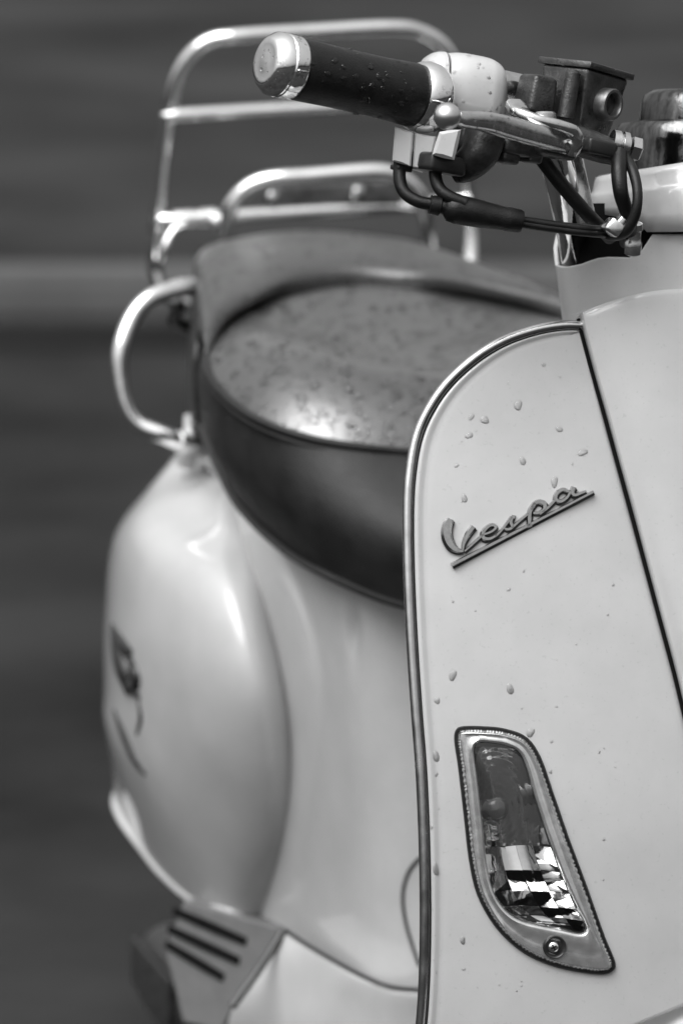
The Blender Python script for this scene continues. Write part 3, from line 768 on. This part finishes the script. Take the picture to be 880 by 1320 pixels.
# right-hand cowl, bulging out of the body (mirrored for the other side)
N_ = [
    [P(354, 640, 4.46), P(323, 652, 4.362), P(297, 635, 4.38), P(275, 610, 4.45), P(256, 586, 4.5), P(243, 570, 4.51), P(252, 555, 4.62), P(300, 550, 4.74)],
    [P(359, 706, 4.42), P(333, 716, 4.302), P(292, 688, 4.315), P(248, 658, 4.39), P(212, 632, 4.46), P(192, 628, 4.53), P(212, 620, 4.68), P(290, 620, 4.84)],
    [P(366, 790, 4.4), P(349, 792, 4.272), P(304, 764, 4.245), P(240, 724, 4.3), P(174, 694, 4.4), P(147, 692, 4.54), P(170, 685, 4.72), P(280, 680, 4.92)],
    [P(386, 885, 4.42), P(373, 890, 4.267), P(326, 870, 4.22), P(250, 832, 4.265), P(166, 794, 4.385), P(136, 790, 4.54), P(160, 785, 4.74), P(280, 780, 4.94)],
    [P(402, 985, 4.46), P(391, 990, 4.297), P(345, 976, 4.245), P(262, 937, 4.275), P(170, 895, 4.39), P(135, 885, 4.54), P(158, 875, 4.72), P(280, 865, 4.92)],
    [P(404, 1085, 4.51), P(393, 1090, 4.357), P(350, 1082, 4.305), P(272, 1052, 4.325), P(188, 1005, 4.4), P(139, 950, 4.53), P(158, 925, 4.7), P(280, 910, 4.88)],
    [P(382, 1198, 4.56), P(371, 1193, 4.432), P(333, 1184, 4.385), P(290, 1173, 4.385), P(242, 1157, 4.45), P(186, 1099, 4.545), P(151, 1020, 4.62), P(270, 960, 4.84)],
]
cw = net(N_, 8, 8)
cowl = obj('side_cowl', grid(cw), PAINT, scooter, sharp=70, recalc=False)
cw2 = [[mirror(p) for p in r] for r in cw]
obj('side_cowl', grid(cw2), PAINT, scooter, sharp=70)
# bright strip along the cowl's lower edge
edge = [p for p in cw[-1]]
pts = resample(edge[8:], 30)
obj('trim_strip', tube(pts, .0030, seg=10, n=2), PAINT, cowl)
# dark script on the cowl's flank, seen almost edge-on
tr = bvh_of(cowl)
def flank(pl, r_):
    q = [hit(tr, *p) for p in pl]; k = [i for i, h in enumerate(q) if h]
    return tube([q[i][0] - q[i][1] * (r_[i] * .25) for i in k], [r_[i] for i in k], seg=10, n=5)
fl = [flank([(150, 815), (160, 832), (171, 842)], [.004, .007, .004]), flank([(158, 868), (170, 884), (181, 900)], [.004, .007, .003]), flank([(146, 806), (155, 838), (164, 868), (168, 896)], [.003, .010, .012, .005]), flank([(168, 850), (177, 872), (173, 892)], [.004, .008, .004]),
      flank([(179, 905), (182, 925), (177, 946)], [.002, .003, .002]), flank([(148, 916), (158, 940), (168, 962), (178, 982), (188, 998)], [.002, .005, .006, .006, .002])]
obj('flank_script', join(*fl), PLAST, cowl, weld=False)
# seam and dimple on the centre body
tb = bvh_of(body)
q = [hit(tb, *p) for p in ((548, 1102), (535, 1112), (524, 1130), (519, 1155), (522, 1185), (530, 1215), (540, 1245))]
obj('access_seam', tube([h[0] for h in q if h], .0016, seg=8, n=6), PLAST, body)
# ---- floor, vent panel, exhaust, wheels
def fl_sec(a, hw, zt, zb):
    return [SC(a, hw - .02, zt + .004), SC(a, hw - .004, zt), SC(a, hw, zt - .008), SC(a, hw - .004, zb), SC(a, -hw + .004, zb), SC(a, -hw, zt - .008), SC(a, -hw + .004, zt), SC(a, -hw + .02, zt + .004)]
rows = [fl_sec(-.02, .12, .172, .14), fl_sec(-.12, .135, .166, .13), fl_sec(-.3, .14, .164, .13), fl_sec(-.5, .135, .164, .13), fl_sec(-.60, .13, .164, .13), fl_sec(-.70, .10, .164, .13)]
fr = net(rows, 3, 5)
SL = [(362, 1198, 4.235), (400, 1223, 4.19), (440, 1246, 4.14), (475, 1264, 4.11), (505, 1275, 4.07), (550, 1279, 4.02), (620, 1284, 3.95), (690, 1290, 3.90)]
lo = [(300, 1298, 4.24), (345, 1330, 4.23), (395, 1345, 4.18), (440, 1355, 4.15), (480, 1362, 4.11), (540, 1368, 4.06), (615, 1372, 4.0), (690, 1376, 3.95)]
def slr(dy, dd, k): return [P(x + (x2 - x) * k, y + dy + (y2 - y) * k, d + dd + (d2 - d) * k) for (x, y, d), (x2, y2, d2) in zip(SL, lo)]
sp_ = net([slr(-2, .06, 0), slr(-1, .012, 0), slr(2, -.004, 0), slr(6, -.008, .02), slr(0, -.006, .4), slr(0, 0, 1), slr(60, .03, 1.3)], 6, 5)
sill = obj('sill_panel', grid(sp_), PAINT, scooter, sharp=60)
obj('sill_panel', grid([[mirror(p) for p in r] for r in sp_]), PAINT, scooter, sharp=60)
obj('panel_seam', tube([P(x, y - 2.5, d - .006) for x, y, d in SL], .0016, seg=8), PLAST, sill)
obj('panel_seam', tube([P(366, 1198, 4.225), P(348, 1228, 4.215), P(328, 1258, 4.205), P(299, 1298, 4.195)], .0034, seg=8), PLAST, sill)
obj('floorboard', join(grid(fr, close_u=True), fan(fr[0]), fan(fr[-1])), PAINT, scooter, sharp=50)
V4 = [(236, 1160), (290, 1176), (366, 1197), (345, 1235), (305, 1292), (285, 1330), (235, 1318), (212, 1225)]
v3 = [P(x, y, 4.33 + (366 - x) * .0006) for x, y in V4]
vn = ((v3[2] - v3[0]).cross(v3[6] - v3[0])).normalized(); vn = vn if vn.dot(TW) > 0 else -vn
vp = obj('vent_panel', prism(v3, vn, .03, .002), GREY, scooter)
for q in ([(226, 1174), (318, 1214)], [(219, 1197), (309, 1239)], [(216, 1217), (289, 1260)]):
    s_ = [P(x, y, 4.33 + (366 - x) * .0006) + vn * .0008 for x, y in q]
    obj('vent_slot', sweep([s_[0], s_[0].lerp(s_[1], .5), s_[1]], [.0035, .0042, .0036], [.002, .002, .002], UP, e=2.5), DARK, vp)
# splash guard behind the vents
obj('silencer', join(lathe(SC(-1.05, .10, .085), -FD, [(0, .02), (.004, .028), (.02, .036), (.05, .038), (.20, .037), (.23, .03), (.235, 0)], 40)), DALU, scooter)
obj('heat_shield', sweep([SC(-1.08, .139, .09), SC(-1.15, .141, .09), SC(-1.25, .139, .09)], [.025, .026, .022], [.003, .003, .003], Vector((0, 0, 1))), DALU, scooter)
def wheel(name, a, b, r, wd):
    root = empty(name, SC(a, b, 0)); root.parent = scooter; root.location = WORLD[root] - ORG
    c0 = SC(a, b - wd / 2, r)
    obj('tyre', lathe(c0, RG, [(0, r * .62), (0, r * .78), (wd * .12, r * .92), (wd * .3, r * .985), (wd * .5, r), (wd * .7, r * .985), (wd * .88, r * .92), (wd, r * .78), (wd, r * .62)], 56), BLACK, root)
    obj('rim', lathe(SC(a, b - wd * .42, r), RG, [(0, .02), (0, r * .58), (.004, r * .63), (wd * .4, r * .55), (wd * .8, r * .63), (wd * .84, r * .58), (wd * .84, .02)], 40), SATIN, root)
wheel('rear_wheel', -1.12, 0, .215, .11)
wheel('front_wheel', -.02, 0, .185, .09)
rows = []
for i in range(17):
    th = R(-10 + 200 * i / 16); rr_ = .203
    rows.append([SC(-.02 + (rr_ - .10 * abs(x) ** 2.2) * math.cos(th), x * .075, .185 + (rr_ - .07 * abs(x) ** 2.2) * math.sin(th)) for x in [k / 6 for k in range(-6, 7)]])
o = obj('front_mudguard', grid(rows), PAINT, scooter, sharp=60); s_ = o.modifiers.new('thickness', 'SOLIDIFY'); s_.thickness = .002
obj('front_fork', tube([SC(-.02, .07, .185), SC(-.05, .07, .33), SC(-.07, .0, .46), SC(-.13, 0, .80)], .016, n=6), SATIN, scooter)
obj('tail_section', join(tube([SC(-1.20, 0, .56), SC(-1.30, 0, .54), SC(-1.36, 0, .46)], [.09, .08, .04], seg=24)), PAINT, scooter)

# ---- grab rail
gr = [P(285, 372, 4.52), P(246, 369, 4.46), P(216, 375, 4.44), P(190, 387, 4.43), P(170, 412, 4.425), P(157, 448, 4.42), P(155, 486, 4.42), P(163, 524, 4.42), P(180, 548, 4.42), P(214, 562, 4.42), P(240, 573, 4.43), P(262, 578, 4.46)]
rail = obj('grab_rail', tube(gr, .0076, seg=20, n=8), CHROME, scooter)
obj('rail_bracket', tube([P(226, 384, 4.46), P(229, 398, 4.47), P(224, 412, 4.48), P(240, 420, 4.5)], .006, seg=12), DALU, rail)
obj('rail_ferrule', lathe(P(226, 568, 4.42), P(250, 576, 4.44) - P(226, 568, 4.42), [(0, .004), (.001, .0085), (.012, .0088), (.014, .006)], 20), CHROME, rail)
obj('rail_plate', sweep([P(246, 540, 4.47), P(246, 565, 4.455), P(240, 600, 4.46)], [.006, .007, .008], [.006, .007, .01], RT), PAINT, rail)

# ---- luggage rack, folded upright behind the seat
rack = empty('luggage_rack', P(410, 300, 4.74)); rack.parent = scooter; rack.location = WORLD[rack] - ORG
RK = 4.74
def PR(x, y, d): return P(x, y, d - max(0, 300 - y) * 0.00022)   # the folded rack leans a little forward
obj('outer_loop', tube([PR(275, 405, 4.86), PR(222, 385, 4.80), PR(200, 345, 4.745), PR(206, 250, RK), PR(214, 180, RK), PR(222, 125, RK), PR(238, 82, RK), PR(266, 55, RK), PR(305, 47, RK), PR(400, 41, RK + .02), PR(500, 36, RK + .04), PR(540, 41, RK + .05), PR(572, 62, RK + .055), PR(590, 105, RK + .06), PR(598, 180, RK + .06), PR(604, 250, RK + .06), PR(606, 340, RK + .05), PR(590, 430, RK + .02)], .0068, seg=20), CHROME, rack)
obj('crossbar', tube([PR(212, 150, RK), PR(240, 148, RK), PR(420, 138, RK + .03), PR(592, 128, RK + .06)], .0062, seg=18), CHROME, rack)
obj('crossbar', tube([PR(206, 284, RK - .005), PR(240, 283, RK - .005), PR(420, 272, RK + .02), PR(604, 260, RK + .055)], .0066, seg=18), CHROME, rack)
obj('backrest_loop', tube([PR(292, 365, RK + .03), PR(287, 325, RK - .01), PR(288, 298, RK - .035), PR(297, 268, RK - .045), PR(318, 243, RK - .045), PR(348, 231, RK - .045), PR(400, 227, RK - .04), PR(480, 221, RK - .03), PR(512, 227, RK - .025), PR(536, 247, RK - .02), PR(548, 275, RK - .01), PR(552, 310, RK + .02), PR(552, 350, RK + .05)], .0072, seg=18), CHROME, rack)
obj('hinge_sleeve', lathe(PR(222, 283.5, RK - .006), PR(283, 279.5, RK) - PR(222, 283.5, RK - .006), [(0, .004), (.001, .0082), (.018, .0082), (.0185, .0072), (.024, .0072), (.0245, .0085), (.039, .0085), (.040, .004)], 20), CHROME, rack)
obj('support_stay', tube([PR(240, 286, RK - .01), PR(222, 300, RK - .02), PR(209, 328, RK - .02), PR(203, 345, RK)], .0038, seg=12), CHROME, rack)
for x, y in ((351, 254), (461, 248)):
    obj('bolt', lathe(PR(x, y, RK + .012), TW, [(0, .006), (.003, .006), (.005, .004), (.0055, 0)], 16), SATIN, rack)
obj('rear_plate', sweep([PR(340, 256, RK + .016), PR(410, 252, RK + .022), PR(520, 246, RK + .03)], [.010, .010, .010], [.0015, .0015, .0015], UP), DALU, rack)

# ---- rain drops
tsh = [BVHTree.FromPolygons([tuple(p) for p in shield_vf[0]], shield_vf[1])]
big = [(667, 522, 6.5, 1), (624, 541, 6.5, .8), (604, 561, 5, 1), (673, 594, 4.5, 1.3), (750, 583, 7, .7), (714, 621, 5, 1.5), (598, 642, 4, 1.5), (607, 537, 4, 1.2), (720, 553, 5, .8),
       (583, 870, 5.5, 1.3), (657, 888, 5, 1.4), (562, 975, 5.5, 1.3), (683, 944, 6, 1), (563, 903, 3.5, 1.5), (561, 1120, 4, 2), (596, 1212, 4, 1.3), (655, 760, 2.5, 1), (700, 470, 3, 1), (588, 600, 3, 1)]
for x, y, r_, s_ in big:
    h = hit(tsh, x, y)
    if h: obj('water_droplet', drop(h[0], h[1], r_ / KPX * 3.45 * 1.0, .30, s_), WATER, shield, sharp=80)
mist = []
for _ in range(90):
    h = hit(tsh, random.uniform(540, 800), random.uniform(430, 1290))
    if h: mist.append(drop(h[0], h[1], random.choice((1, 1, 1, 1.5)) * random.uniform(.6, 1.7) / KPX * 3.45, .36, random.uniform(.8, 1.6)))
o = obj('fine_rain_beads', join(*mist), WATER, shield, sharp=80, weld=False); o['kind'] = 'stuff'
def rain(name, target, n, box, rmin, rmax, h=.45):
    t = bvh_of(*target); out = []
    for _ in range(n):
        q = hit(t, random.uniform(box[0], box[2]), random.uniform(box[1], box[3]))
        if q: out.append(drop(q[0], q[1], random.uniform(rmin, rmax) ** 1.0, h))
    o = obj(name, join(*out), WATER, target[0] if target[0].parent == scooter else target[0].parent, sharp=80, weld=False); o['kind'] = 'stuff'
rain('rain_beads', [seat], 900, (255, 360, 740, 585), .0008, .0034, .6)
rain('rain_beads', [seat], 90, (300, 370, 720, 570), .0026, .0044, .6)
rain('rain_beads', [pill], 350, (245, 295, 740, 440), .0008, .0030, .6)
rain('rain_beads', [grip], 110, (380, 40, 560, 165), .0006, .0024)
for o_ in list(bpy.data.objects):
    if o_.name.split('.')[0] in ('front_shell', 'rear_shell', 'lever_arm', 'end_cap', 'collar', 'lid', 'perch_bracket'):
        xs = [440 + (p - CAM).dot(RT) / (p - CAM).dot(FW) * KPX for p in GEO[o_][0]]; ys = [660 - (p - CAM).dot(UP) / (p - CAM).dot(FW) * KPX for p in GEO[o_][0]]
        rain('rain_beads', [o_], 45, (min(xs), min(ys), max(xs), max(ys)), .0004, .0015, .3)
print('built', len(bpy.data.objects))
